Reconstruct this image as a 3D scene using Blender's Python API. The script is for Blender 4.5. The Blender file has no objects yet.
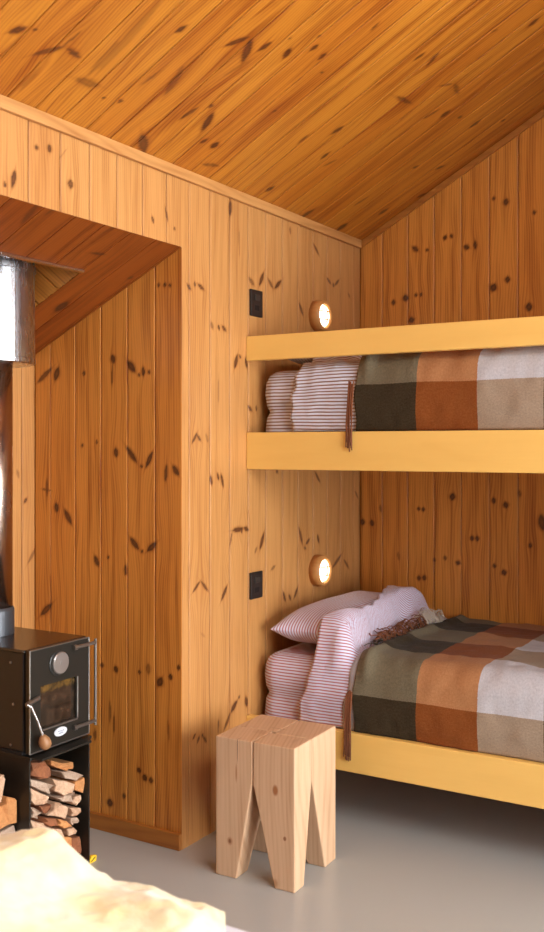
import bpy, math, random
import numpy as np
from mathutils import Vector, Matrix
random.seed(4)
C = bpy.context.scene.collection
# ------------------------------------------------------------------ camera frame
F, CX, HY, TH, CH = 985.0, 272.0, 447.0, math.atan2(600, 985.0), 1.27
S_, C_ = math.sin(TH), math.cos(TH)
def ray(px, py):
    r = (px-CX)/F; u = (HY-py)/F
    return np.array((r*C_-S_, r*S_+C_, u))
_d = ray(182, 850); _t = CH/-_d[2]
CAM = np.array((-_d[0]*_t, -_d[1]*_t, CH))
def on(P0, N, px, py):                                  # where a sight line meets a plane of the room
    P0 = np.array(P0, float); N = np.array(N, float); d = ray(px, py)
    return CAM + d*(np.dot(P0-CAM, N)/np.dot(d, N))
def onX(x, px, py): return on((x, 0, 0), (1, 0, 0), px, py)
def onY(y, px, py): return on((0, y, 0), (0, 1, 0), px, py)
def onZ(z, px, py): return on((0, 0, z), (0, 0, 1), px, py)

YB = 1.2636          # back wall
YF = 0.3716          # front face of the bunk rails
ZL = 2.139           # top of the low wall
SL = 0.543           # roof slope
NZ, NS = 1.9, 0.487  # niche ceiling height at the opening, slope
XN = -0.636          # back of the niche
YW = -4.4            # gable behind the camera
XR = 4.6             # window wall
XRIDGE = 2.3

# ------------------------------------------------------------------ materials
def srgb(r, g, b):
    f = lambda v: (v/255/12.92) if v/255 <= .04045 else ((v/255+.055)/1.055)**2.4
    return (f(r), f(g), f(b), 1)
class NT:
    def __init__(s, name):
        s.m = bpy.data.materials.new(name); s.m.use_nodes = True
        s.t = s.m.node_tree; s.b = s.t.nodes['Principled BSDF']; s.out = s.t.nodes['Material Output']
    def n(s, typ, **kw):
        x = s.t.nodes.new(typ)
        for k, v in kw.items(): setattr(x, k, v)
        return x
    def l(s, a, b): s.t.links.new(a, b)
    def put(s, sock, v):
        if isinstance(v, bpy.types.NodeSocket): s.l(v, sock)
        elif v is not None: sock.default_value = v
    def math(s, op, a, b=None, c=None, clamp=False):
        x = s.n('ShaderNodeMath', operation=op, use_clamp=clamp)
        s.put(x.inputs[0], a)
        if b is not None: s.put(x.inputs[1], b)
        if c is not None: s.put(x.inputs[2], c)
        return x.outputs[0]
    def mix(s, f, a, b, mode='MIX'):
        x = s.n('ShaderNodeMix', data_type='RGBA', blend_type=mode)
        s.put(x.inputs[0], f); s.put(x.inputs[6], a); s.put(x.inputs[7], b)
        return x.outputs[2]
    def noise(s, vec, scale, detail=2, rough=.5, dist=0):
        x = s.n('ShaderNodeTexNoise'); s.put(x.inputs['Vector'], vec)
        x.inputs['Scale'].default_value = scale; x.inputs['Detail'].default_value = detail
        x.inputs['Roughness'].default_value = rough; x.inputs['Distortion'].default_value = dist
        return x.outputs['Fac']
    def comb(s, x, y, z):
        c = s.n('ShaderNodeCombineXYZ')
        for i, v in enumerate((x, y, z)): s.put(c.inputs[i], v)
        return c.outputs[0]
    def sep(s, v):
        x = s.n('ShaderNodeSeparateXYZ'); s.put(x.inputs[0], v); return x.outputs
    def attr(s, name, typ='GEOMETRY'):
        x = s.n('ShaderNodeAttribute', attribute_name=name, attribute_type=typ); return x
    def bump(s, h, strength=.3, dist=.01):
        x = s.n('ShaderNodeBump'); s.put(x.inputs['Height'], h)
        x.inputs['Strength'].default_value = strength; x.inputs['Distance'].default_value = dist
        s.l(x.outputs[0], s.b.inputs['Normal'])
    def set(s, **kw):
        for k, v in kw.items(): s.put(s.b.inputs[k.replace('_', ' ')], v)
        return s

def plain(name, col, rough=.5, metal=0, **kw):
    t = NT(name); t.set(Base_Color=col, Roughness=rough, Metallic=metal, **kw); return t.m

def wood_core(t, u, v, ident, light, dark, ring=.010, fine=.5, ringamt=.45, band=1.3):
    va = t.comb(u, t.math('MULTIPLY', v, .05), t.math('MULTIPLY', ident, 7.3))
    vb = t.comb(u, t.math('MULTIPLY', v, .02), t.math('MULTIPLY', ident, 3.1))
    vc = t.comb(t.math('MULTIPLY', u, .6), t.math('MULTIPLY', v, .22), t.math('MULTIPLY', ident, 5.7))
    streak = t.noise(va, 45, 3)
    finev = t.noise(vb, 330, 2)
    warp = t.noise(vc, 5, 1)
    w = t.math('ADD', t.math('DIVIDE', u, ring), t.math('MULTIPLY', warp, 9))
    sn = t.math('SINE', t.math('MULTIPLY', w, 6.2832))
    rg = t.math('POWER', t.math('MULTIPLY_ADD', sn, .5, .5), 2.2)
    a = t.math('MULTIPLY', t.math('MULTIPLY', rg, ringamt), t.math('MULTIPLY_ADD', streak, 1.6, -.25), clamp=True)
    b = t.math('MULTIPLY', t.math('SUBTRACT', finev, .35, clamp=True), fine)
    c = t.math('MULTIPLY', t.math('SUBTRACT', streak, .45, clamp=True), band)
    f = t.math('ADD', t.math('ADD', a, b), c, clamp=True)
    return t.mix(f, light, dark), finev

def board_mat(name, light, dark, knot, red, rough=.42, coat=0, **kw):
    t = NT(name)
    pc = t.sep(t.attr('pc').outputs['Vector']); pd = t.sep(t.attr('pd').outputs['Vector'])
    col, fine = wood_core(t, pc[0], pc[1], pc[2], light, dark, **kw)
    dk = t.math('SUBTRACT', 1, pd[1], clamp=True)
    col = t.mix(t.math('MULTIPLY', dk, 2.2, clamp=True), col, red, 'MULTIPLY')
    col = t.mix(t.math('MULTIPLY', pd[2], .75, clamp=True), col, dark)
    kn = t.mix(t.math('MULTIPLY', t.noise(t.comb(pc[0], pc[1], pc[2]), 160, 2), 1), knot, (knot[0]*2.2, knot[1]*2.4, knot[2]*2.2, 1))
    col = t.mix(pd[0], col, kn)
    t.set(Base_Color=col, Roughness=rough)
    t.b.inputs['Coat Weight'].default_value = coat; t.b.inputs['Coat Roughness'].default_value = .25
    t.bump(fine, .12, .002)
    return t.m

def wood_obj(name, light, dark, axis='z', rough=.5, ring=.012, fine=.5, ringamt=.4, spots=()):
    t = NT(name)
    g = t.sep(t.n('ShaderNodeTexCoord').outputs['Object'])
    rnd = t.n('ShaderNodeObjectInfo').outputs['Random']
    x, y, z = g[0], g[1], g[2]
    v, a, b = {'z': (z, x, y), 'x': (x, y, z), 'y': (y, x, z)}[axis]
    u = t.math('ADD', a, t.math('MULTIPLY', b, .37))
    col, fi = wood_core(t, u, v, rnd, light, dark, ring, fine, ringamt)
    for (c, h, rad, colr) in spots:                                # small knots and drying cracks: centre, half size, colour
        dx = t.math('DIVIDE', t.math('SUBTRACT', x, c[0]), h[0]); dy = t.math('DIVIDE', t.math('SUBTRACT', y, c[1]), h[1]); dz = t.math('DIVIDE', t.math('SUBTRACT', z, c[2]), h[2])
        d = t.math('ADD', t.math('ADD', t.math('MULTIPLY', dx, dx), t.math('MULTIPLY', dy, dy)), t.math('MULTIPLY', dz, dz))
        col = t.mix(t.math('MULTIPLY', t.math('SUBTRACT', 1.15, d, clamp=True), rad, clamp=True), col, colr)
    t.set(Base_Color=col, Roughness=rough); t.bump(fi, .12, .002)
    return t.m

PL = (0.55, .268, .084, 1); PD = (.29, .098, .017, 1); PK = (.050, .013, .004, 1); PR = (.78, .50, .26, 1)
M = {}
M['pine'] = board_mat('pine boards', PL, PD, PK, PR)
M['pine_shade'] = board_mat('pine boards toned for shade', (.68, .285, .050, 1), (.30, .082, .010, 1), (.040, .010, .003, 1), PR, band=1.7, ringamt=.55)  # deeper copy of the pine, with shade and bounced light in its colour
M['pine_roof'] = board_mat('varnished pine roof boards', (.55, .210, .022, 1), (.25, .054, .005, 1), (.045, .010, .003, 1), (.72, .38, .18, 1), rough=.36, coat=.35, band=2.4, ringamt=.6)
M['pine_niche'] = board_mat('dark red boards', (.27, .070, .010, 1), (.12, .022, .003, 1), (.03, .009, .004, 1), (.7, .4, .25, 1), rough=.38, band=2.4)  # darker and redder than the wall boards
M['trim'] = wood_obj('pine trim', PL, PD, 'y')
M['trimx'] = wood_obj('pine trim crosswise', (.42, .155, .024, 1), (.24, .07, .010, 1), 'x')
M['far'] = wood_obj('boards darkened against bounce', (.24, .13, .06, 1), (.16, .075, .03, 1), 'x')  # unseen far surfaces, made dark to cut the bounced light
M['rail'] = wood_obj('yellow lacquered pine', (.80, .50, .135, 1), (.74, .44, .11, 1), 'x', rough=.45, ring=.03, fine=.25, ringamt=.25)
M['stool'] = wood_obj('raw oak block', (.62, .405, .245, 1), (.45, .25, .125, 1), 'z', rough=.62, ring=.014, fine=.6, ringamt=.5, spots=[
    ((.075, -.135, .283), (.010, .03, .017), 1.2, (.33, .13, .045, 1)), ((.106, -.135, .150), (.0055, .03, .007), 1.4, (.25, .10, .04, 1)),
    ((-.078, -.14, .108), (.010, .03, .013), .9, (.38, .17, .07, 1)), ((-.078, -.14, .108), (.005, .03, .007), 1.2, (.22, .09, .035, 1)),
    ((-.052, -.14, .385), (.0011, .03, .045), 1.5, (.10, .045, .02, 1)), ((-.056, -.14, .312), (.0035, .03, .030), 1.0, (.40, .19, .08, 1)),
    ((-.004, .02, .412), (.035, .0012, .008), 1.3, (.22, .11, .06, 1)), ((-.03, -.04, .412), (.03, .02, .006), .35, (.40, .22, .12, 1)), ((.1, -.06, .405), (.012, .03, .02), .25, (.40, .22, .12, 1)), ((.075, -.135, .016), (.010, .03, .014), .7, (.36, .16, .06, 1))])
M['ringwood'] = wood_obj('turned lamp wood', (.58, .27, .08, 1), (.42, .17, .04, 1), 'x', rough=.45)
M['knobwood'] = wood_obj('turned beech', (.36, .18, .075, 1), (.25, .11, .04, 1), 'z', rough=.45)

t = NT('polished concrete')
co = t.n('ShaderNodeTexCoord').outputs['Object']
t.set(Base_Color=t.mix(t.noise(co, 2.3, 5, .6), (.395, .40, .375, 1), (.43, .435, .41, 1)),
      Roughness=t.math('MULTIPLY_ADD', t.noise(co, 6, 3), .05, .27))
M['floor'] = t.m
M['steel_black'] = plain('black stove steel', (.018, .015, .013, 1), .36, .0)
M['top_steel'] = plain('oiled stove top', (.020, .016, .013, 1), .24, .0, Specular_IOR_Level=.8)
M['door_steel'] = plain('worn door steel', (.030, .026, .020, 1), .36, .5)
M['edge_steel'] = plain('rubbed steel edge', (.30, .285, .26, 1), .32, .9)
M['soot'] = plain('sooty black', (.008, .006, .005, 1), .8)
M['iron'] = plain('grey cast iron', (.10, .105, .115, 1), .42, .7)
M['dial'] = plain('pale dial metal', (.40, .37, .35, 1), .35, .8)
M['chrome'] = plain('bright rod', (.62, .60, .58, 1), .22, 1)
M['enamel'] = plain('white enamel', (.62, .64, .68, 1), .3)
M['enamel_ink'] = plain('grey badge lettering', (.16, .18, .24, 1), .5)
M['black_plastic'] = plain('black socket plastic', (.016, .012, .010, 1), .35)
M['black_hole'] = plain('dark recess', (.004, .004, .004, 1), .6)
M['toggle'] = plain('brown switch key', (.035, .026, .02, 1), .4)
M['yellow'] = plain('yellow plastic', (.85, .52, .02, 1), .45)
M['sheet'] = plain('white sheet', (.72, .76, .86, 1), .9)
M['frame_white'] = plain('white painted frame', (.75, .74, .72, 1), .5)
M['plaster'] = plain('pale wall paint', (.62, .56, .48, 1), .8)

t = NT('galvanised flue steel')
co = t.n('ShaderNodeTexCoord').outputs['Object']
sp = t.sep(co)
nz = t.noise(t.comb(sp[0], sp[1], t.math('MULTIPLY', sp[2], .15)), 60, 3)
t.set(Base_Color=t.mix(nz, (.40, .41, .43, 1), (.52, .52, .53, 1)), Metallic=1, Roughness=t.math('MULTIPLY_ADD', nz, .14, .20))
M['galv'] = t.m
t = NT('reflection tinted flue pipe')
co = t.n('ShaderNodeTexCoord').outputs['Object']
sp = t.sep(co)
nz = t.noise(t.comb(sp[0], sp[1], t.math('MULTIPLY', sp[2], .4)), 16, 4)
t.set(Base_Color=t.mix(nz, (.36, .22, .15, 1), (.58, .48, .42, 1)), Metallic=1, Roughness=t.math('MULTIPLY_ADD', nz, .2, .15))  # brown reflection of the wood painted into the steel colour
M['pipe'] = t.m

t = NT('smoky stove glass')
co = t.n('ShaderNodeTexCoord').outputs['Object']
nz = t.noise(co, 40, 5, .65); sp = t.sep(co)
t.set(Base_Color=t.mix(t.math('MULTIPLY_ADD', nz, 3, -1.2, clamp=True), (.010, .008, .006, 1), t.mix(t.math('MULTIPLY', t.math('SUBTRACT', sp[2], .574, clamp=True), 90, clamp=True), (.060, .034, .020, 1), (.20, .105, .022, 1))), Roughness=.12)
t.b.inputs['Coat Weight'].default_value = .5
M['glass_soot'] = t.m

t = NT('window glass')
tr = t.n('ShaderNodeBsdfTransparent'); gl = t.n('ShaderNodeBsdfGlossy'); gl.inputs['Roughness'].default_value = .02
mx = t.n('ShaderNodeMixShader'); mx.inputs[0].default_value = .06
t.l(tr.outputs[0], mx.inputs[1]); t.l(gl.outputs[0], mx.inputs[2]); t.l(mx.outputs[0], t.out.inputs['Surface'])
M['pane'] = t.m

def emis(name, col, st):
    t = NT(name); t.set(Base_Color=(.9, .85, .75, 1), Roughness=.3)
    t.put(t.b.inputs['Emission Color'], col); t.b.inputs['Emission Strength'].default_value = st; return t.m
M['glow'] = emis('lit frosted glass', (1, .85, .62, 1), 4.0)

def stripe_mat(name, white, col, period, duty=.5, bumpy=.25):
    t = NT(name)
    uv = t.sep(t.n('ShaderNodeUVMap', uv_map='uv').outputs[0])
    nz = t.noise(t.comb(uv[0], uv[1], 0.0), 9, 2)
    v = t.math('ADD', uv[1], t.math('MULTIPLY', nz, .006))
    fr = t.math('FRACT', t.math('DIVIDE', v, period))
    tri = t.math('ABSOLUTE', t.math('SUBTRACT', fr, .5))
    f = t.math('MULTIPLY', t.math('SUBTRACT', tri, .5-duty/2-.06), 8, clamp=True)
    weave = t.noise(t.comb(uv[0], uv[1], 0.0), 700, 1)
    c = t.mix(f, white, col)
    c = t.mix(t.math('MULTIPLY', weave, .25), c, (.5, .5, .5, 1), 'MULTIPLY')
    t.set(Base_Color=c, Roughness=.9); t.b.inputs['Sheen Weight'].default_value = .15
    cr = t.noise(t.comb(uv[0], uv[1], 3.0), 22, 4, .6)
    t.bump(cr, bumpy, .02)
    return t.m
M['stripe_red'] = stripe_mat('pink striped linen', (.66, .68, .83, 1), (.42, .135, .14, 1), .0105, .40)
M['stripe_brown'] = stripe_mat('brown striped linen', (.64, .69, .82, 1), (.23, .115, .07, 1), .0118, .40)
M['lining'] = plain('pale duvet lining', (.44, .45, .50, 1), .95)

def plaid_mat(name):
    t = NT(name)
    uv = t.sep(t.n('ShaderNodeUVMap', uv_map='uv').outputs[0])
    SQ = .205
    nz = t.math('MULTIPLY', t.math('SUBTRACT', t.noise(t.comb(uv[0], uv[1], 0.0), 260, 2), .5), .004)
    cu = t.math('ADD', t.math('DIVIDE', uv[0], SQ), t.math('DIVIDE', nz, SQ))
    cv = t.math('ADD', t.math('DIVIDE', uv[1], SQ), t.math('DIVIDE', nz, SQ))
    iu = t.math('FLOORED_MODULO', t.math('FLOOR', cu), 3.0)
    iv = t.math('FLOORED_MODULO', t.math('FLOOR', cv), 2.0)
    is1 = t.math('COMPARE', iu, 1.0, .1); is2 = t.math('COMPARE', iu, 2.0, .1)
    dark = t.mix(is2, t.mix(is1, (.042, .027, .010, 1), (.25, .068, .009, 1)), (.38, .285, .20, 1))
    pale = t.mix(is2, t.mix(is1, (.18, .15, .092, 1), (.46, .21, .085, 1)), (.58, .57, .60, 1))
    c = t.mix(iv, dark, pale)
    fz = t.noise(t.comb(uv[0], uv[1], 1.0), 170, 4, .8)
    c = t.mix(t.math('MULTIPLY_ADD', fz, 2.2, -.85, clamp=True), c, t.mix(.07, c, (.5, .42, .34, 1)))
    c = t.mix(t.math('MULTIPLY_ADD', fz, 2.0, -.55, clamp=True), t.mix(1.0, c, (.62, .62, .62, 1), 'MULTIPLY'), c)
    t.set(Base_Color=c, Roughness=1.0); t.b.inputs['Sheen Weight'].default_value = .04
    t.b.inputs['Specular IOR Level'].default_value = .15
    t.bump(t.noise(t.comb(uv[0], uv[1], 5.0), 300, 3), .35, .004)
    return t.m
M['plaid'] = plaid_mat('wool check')
M['fringe_brown'] = plain('brown wool fringe', (.17, .055, .02, 1), 1)
M['fringe_dark'] = plain('dark wool fringe', (.045, .03, .018, 1), 1)
M['fringe_cream'] = plain('cream wool fringe', (.50, .42, .33, 1), 1)

t = NT('cream fleece')
co = t.n('ShaderNodeTexCoord').outputs['Object']
nz = t.noise(co, 9, 3, .6)
t.set(Base_Color=t.mix(t.math('MULTIPLY_ADD', nz, 2.4, -.8, clamp=True), (.82, .785, .56, 1), (.82, .71, .30, 1)), Roughness=1)
t.b.inputs['Sheen Weight'].default_value = .5
t.bump(t.noise(co, 90, 4, .7), .35, .006)
M['fleece'] = t.m

def log_mat(name, light, dark):
    t = NT(name)
    co = t.n('ShaderNodeTexCoord').outputs['Object']; sp = t.sep(co)
    nz = t.noise(t.comb(t.math('MULTIPLY', sp[0], .2), sp[1], sp[2]), 110, 4, .65)
    n2 = t.noise(co, 14, 2)
    f = t.math('ADD', t.math('MULTIPLY_ADD', nz, 1.6, -.5), t.math('MULTIPLY_ADD', n2, 1.0, -.5), clamp=True)
    t.set(Base_Color=t.mix(f, light, dark), Roughness=.85); t.bump(nz, .6, .006)
    return t.m
M['log_pale'] = log_mat('pale split wood', (.64, .42, .27, 1), (.34, .165, .08, 1))
M['log_orange'] = log_mat('orange split wood', (.60, .27, .09, 1), (.36, .13, .04, 1))
M['log_brown'] = log_mat('red brown bark', (.32, .11, .04, 1), (.13, .04, .018, 1))
M['log_grey'] = log_mat('grey weathered wood', (.50, .36, .26, 1), (.28, .165, .10, 1))

# ------------------------------------------------------------------ mesh helpers
ORG = {}
class MB:
    def __init__(s): s.v = []; s.f = []; s.uv = []
    def add(s, vs, fs, uv=None):
        b = len(s.v); s.v += [tuple(map(float, p)) for p in vs]; s.f += [[i+b for i in q] for q in fs]
        s.uv += uv if uv else [(0, 0)]*len(vs)
        return s
    def box(s, a, b):
        (x0, y0, z0), (x1, y1, z1) = a, b
        return s.hexa([(x0,y0,z0),(x1,y0,z0),(x1,y1,z0),(x0,y1,z0),(x0,y0,z1),(x1,y0,z1),(x1,y1,z1),(x0,y1,z1)])
    def hexa(s, p):
        return s.add(p, [(3,2,1,0),(4,5,6,7),(0,1,5,4),(1,2,6,5),(2,3,7,6),(3,0,4,7)])
    def prism(s, poly, off):
        n = len(poly); off = np.array(off, float)
        vs = [np.array(p, float) for p in poly]; vs += [p+off for p in vs]
        return s.add(vs, [list(range(n))[::-1], list(range(n, 2*n))] + [(i, (i+1) % n, n+(i+1) % n, n+i) for i in range(n)])
    def tube(s, pts, r, n=10, cap=True):
        pts = [np.array(p, float) for p in pts]; rs = r if isinstance(r, (list, tuple)) else [r]*len(pts)
        rings = []; up = np.array((.31, .2, .93))
        for i, p in enumerate(pts):
            d = pts[min(i+1, len(pts)-1)] - pts[max(i-1, 0)]; d = d/(np.linalg.norm(d)+1e-9)
            a = np.cross(d, up); a /= np.linalg.norm(a)+1e-9; b = np.cross(d, a)
            rings.append([p + rs[i]*(math.cos(k*2*math.pi/n)*a + math.sin(k*2*math.pi/n)*b) for k in range(n)])
        vs = [q for g in rings for q in g]; fs = []
        for i in range(len(pts)-1):
            for k in range(n): fs.append((i*n+k, i*n+(k+1) % n, (i+1)*n+(k+1) % n, (i+1)*n+k))
        if cap: fs += [list(range(n))[::-1], [(len(pts)-1)*n+k for k in range(n)]]
        return s.add(vs, fs)
    def lathe(s, prof, c, axis=(0, 0, 1), n=40):           # prof: (radius, height along axis)
        ax = Vector(axis).normalized(); a = ax.orthogonal().normalized(); b = ax.cross(a); c = Vector(c)
        vs = []; fs = []
        for r, h in prof:
            for k in range(n):
                w = 2*math.pi*k/n
                vs.append(c + ax*h + (a*math.cos(w)+b*math.sin(w))*max(r, 1e-5))
        for i in range(len(prof)-1):
            for k in range(n): fs.append((i*n+k, i*n+(k+1) % n, (i+1)*n+(k+1) % n, (i+1)*n+k))
        fs.append(list(range(n))[::-1]); fs.append([(len(prof)-1)*n+k for k in range(n)])
        return s.add(vs, fs)
    def grid(s, fn, us, vs_, uvfn=None):
        nu, nv = len(us), len(vs_)
        P = [fn(u, v) for u in us for v in vs_]
        U = [uvfn(u, v) for u in us for v in vs_] if uvfn else None
        fs = [(i*nv+j, (i+1)*nv+j, (i+1)*nv+j+1, i*nv+j+1) for i in range(nu-1) for j in range(nv-1)]
        return s.add(P, fs, U)
    def build(s, name, mat, parent=None, bevel=0, smooth=False, seg=2, subsurf=0, solid=0, flipcheck=True):
        org = np.array(ORG.get(parent, (0, 0, 0)), float) if parent else np.zeros(3)
        me = bpy.data.meshes.new(name)
        me.from_pydata([tuple(np.array(p)-org) for p in s.v], [], s.f)
        if any(u != (0, 0) for u in s.uv):
            L = me.uv_layers.new(name='uv')
            li = np.zeros(len(me.loops), dtype=np.int32); me.loops.foreach_get('vertex_index', li)
            L.data.foreach_set('uv', np.array(s.uv, dtype=np.float32)[li].ravel())
        me.materials.append(mat)
        if flipcheck:
            import bmesh
            bm = bmesh.new(); bm.from_mesh(me); bmesh.ops.recalc_face_normals(bm, faces=bm.faces[:]); bm.to_mesh(me); bm.free()
        o = bpy.data.objects.new(name, me); C.objects.link(o)
        if parent: o.parent = parent
        ORG[o] = tuple(org)
        if smooth: me.polygons.foreach_set('use_smooth', [True]*len(me.polygons))
        if solid:
            m = o.modifiers.new('thickness', 'SOLIDIFY'); m.thickness = solid; m.offset = -1
        if bevel:
            m = o.modifiers.new('bevel', 'BEVEL'); m.width = bevel; m.segments = seg; m.limit_method = 'ANGLE'; m.angle_limit = .6
            if hasattr(me, 'shade_auto_smooth'): pass
        if subsurf:
            m = o.modifiers.new('subd', 'SUBSURF'); m.levels = subsurf; m.render_levels = subsurf
        return o

def tag(o, label=None, cat=None, group=None, kind=None):
    for k, v in (('label', label), ('category', cat), ('group', group), ('kind', kind)):
        if v: o[k] = v
    return o
def thing(name, label, cat, loc, group=None):
    o = bpy.data.objects.new(name, None); o.empty_display_size = .05; C.objects.link(o)
    o.location = tuple(float(x) for x in loc); ORG[o] = tuple(float(x) for x in loc)
    return tag(o, label, cat, group)
def structure(o): o['kind'] = 'structure'; return o

# ------------------------------------------------------------------ boarded surfaces
def planks(name, P0, U, V, edges, vfun, mat, knots=(), tones=None, ext=None, dv=.0048, nin=28, gap=.0014, CHF=.0017, vis=(-9, 9), seed=0, tone_rng=.06, back=.022):
    """One boarded surface: every board has chamfered edges and a real open joint; pc = grain space, pd = knots and tone."""
    P0, U, V = (np.array(q, float) for q in (P0, U, V)); N = np.cross(U, V)
    rng = np.random.RandomState(seed)
    allP, allF, allpc, allpd = [], [], [], []; base = 0
    for i in range(len(edges)-1):
        a, b = edges[i], edges[i+1]; solid_a = solid_b = False
        if isinstance(a, tuple): a = a[0]; solid_a = True
        if isinstance(b, tuple): b = b[0]; solid_b = True
        fine_ = vis[0] < b and a < vis[1]; nin_ = nin if fine_ else 4; dv_ = dv if fine_ else .08
        mid = np.linspace(a+(CHF if not solid_a else 0), b-(CHF if not solid_b else 0), nin_)
        us = list(mid); ds = [0]*nin_
        if not solid_a: us = [a, a+gap, a+gap+.0001, *us]; ds = [-.009, -.009, -.0012, *ds]
        if not solid_b: us = [*us, b-gap-.0001, b-gap, b]; ds = [*ds, -.0012, -.009, -.009]
        us = np.array(us); ds = np.array(ds); m = (a+b)/2
        rngs = np.array([vfun(u, m) for u in us])
        nv = max(3, int(np.max(rngs[:, 1]-rngs[:, 0])/dv_)+1)
        tt = np.linspace(0, 1, nv)
        vv = rngs[:, :1] + (rngs[:, 1:]-rngs[:, :1])*tt[None]
        uu = np.repeat(us[:, None], nv, 1); dd = np.repeat(ds[:, None], nv, 1)
        allP.append((P0 + uu[..., None]*U + vv[..., None]*V + dd[..., None]*N).reshape(-1, 3))
        idx = base + np.arange(len(us)*nv).reshape(len(us), nv)
        allF.append(np.stack([idx[:-1, :-1], idx[1:, :-1], idx[1:, 1:], idx[:-1, 1:]], -1).reshape(-1, 4))
        base += len(us)*nv
        tone = 1 + rng.uniform(-tone_rng, tone_rng*.2)
        if callable(tones): tone = tones(m) or tone
        elif tones and i in tones: tone = tones[i]
        allpc.append(np.stack([uu, vv, np.full_like(uu, rng.uniform(0, 40))], -1).reshape(-1, 3))
        allpd.append(np.stack([np.zeros_like(uu), np.full_like(uu, tone), np.zeros_like(uu)], -1).reshape(-1, 3))
    P = np.concatenate(allP); Fq = np.concatenate(allF); pc = np.concatenate(allpc); pd = np.concatenate(allpd)
    u0, v0 = pc[:, 0].copy(), pc[:, 1].copy()
    for k in knots:
        x1, y1, x2, y2, w = k[:5]; st = k[5] if len(k) > 5 else 1.0
        A = on(P0, N, x1, y1)-P0; B = on(P0, N, x2, y2)-P0
        depth = np.linalg.norm((A+B)/2+P0-CAM)
        a = np.array((A@U, A@V)); b = np.array((B@U, B@V))
        c = (a+b)/2; h = (b-a)/2; L = np.linalg.norm(h)
        hw = max(w*depth/F/2*1.0, .0022)
        if L < hw: h = np.array((0., 1.)); L = hw*1.25
        else: h = h/L
        L = max(L, hw)*1.08
        du = u0-c[0]; dvv = v0-c[1]
        near = (np.abs(du) < .09) & (np.abs(dvv) < .30)
        if not near.any(): continue
        du, dvv = du[near], dvv[near]
        p = du*h[0]+dvv*h[1]; q = -du*h[1]+dvv*h[0]
        taper = np.clip(1-.45*(p/L)**2, .3, 1)                       # pointed, leaf-like ends
        d = np.sqrt((p/L)**2+(q/(hw*taper))**2)
        kk = np.clip((1.18-d)/.32, 0, 1); kk = kk*kk*(3-2*kk)
        core = 1-.25*np.exp(-(d/.4)**2)
        pd[near, 0] = np.maximum(pd[near, 0], kk*st*core*.97)
        pd[near, 2] = np.maximum(pd[near, 2], st*.8*np.exp(-((np.maximum(d-1, 0))/.75)**2))
        R = max(L*abs(h[0]), hw)
        pc[near, 0] -= du*.62*np.exp(-(du/(2.6*R+.004))**2-(dvv/(3.2*L+.012))**2)*st
    if ext is not None:                                             # unseen backing sheets, added to stop light leaks
        for (ua, ub, va, vb) in ext:
            q = np.array([P0+ua*U+va*V-back*N, P0+ub*U+va*V-back*N, P0+ub*U+vb*V-back*N, P0+ua*U+vb*V-back*N])
            P = np.concatenate([P, q]); Fq = np.concatenate([Fq, [[base, base+1, base+2, base+3]]]); base += 4
            pc = np.concatenate([pc, np.zeros((4, 3))]); pd = np.concatenate([pd, np.tile((0, 1., 0), (4, 1))])
    me = bpy.data.meshes.new(name)
    me.vertices.add(len(P)); me.vertices.foreach_set('co', P.astype(np.float32).ravel())
    nf = len(Fq); me.loops.add(nf*4); me.polygons.add(nf)
    me.loops.foreach_set('vertex_index', Fq.astype(np.int32).ravel())
    me.polygons.foreach_set('loop_start', np.arange(0, nf*4, 4, dtype=np.int32))
    me.update(calc_edges=True)
    for nm, arr in (('pc', pc), ('pd', pd)):
        at = me.attributes.new(nm, 'FLOAT_VECTOR', 'POINT'); at.data.foreach_set('vector', arr.astype(np.float32).ravel())
    me.materials.append(mat); me.validate()
    o = bpy.data.objects.new(name, me); C.objects.link(o); return structure(o)

def seams(lo, hi, off, pitch):
    k = math.ceil((lo-off)/pitch+1e-6); e = [lo]
    while off+k*pitch < hi-1e-4:
        if off+k*pitch > lo+1e-4: e.append(off+k*pitch)
        k += 1
    e.append(hi); return e

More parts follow.
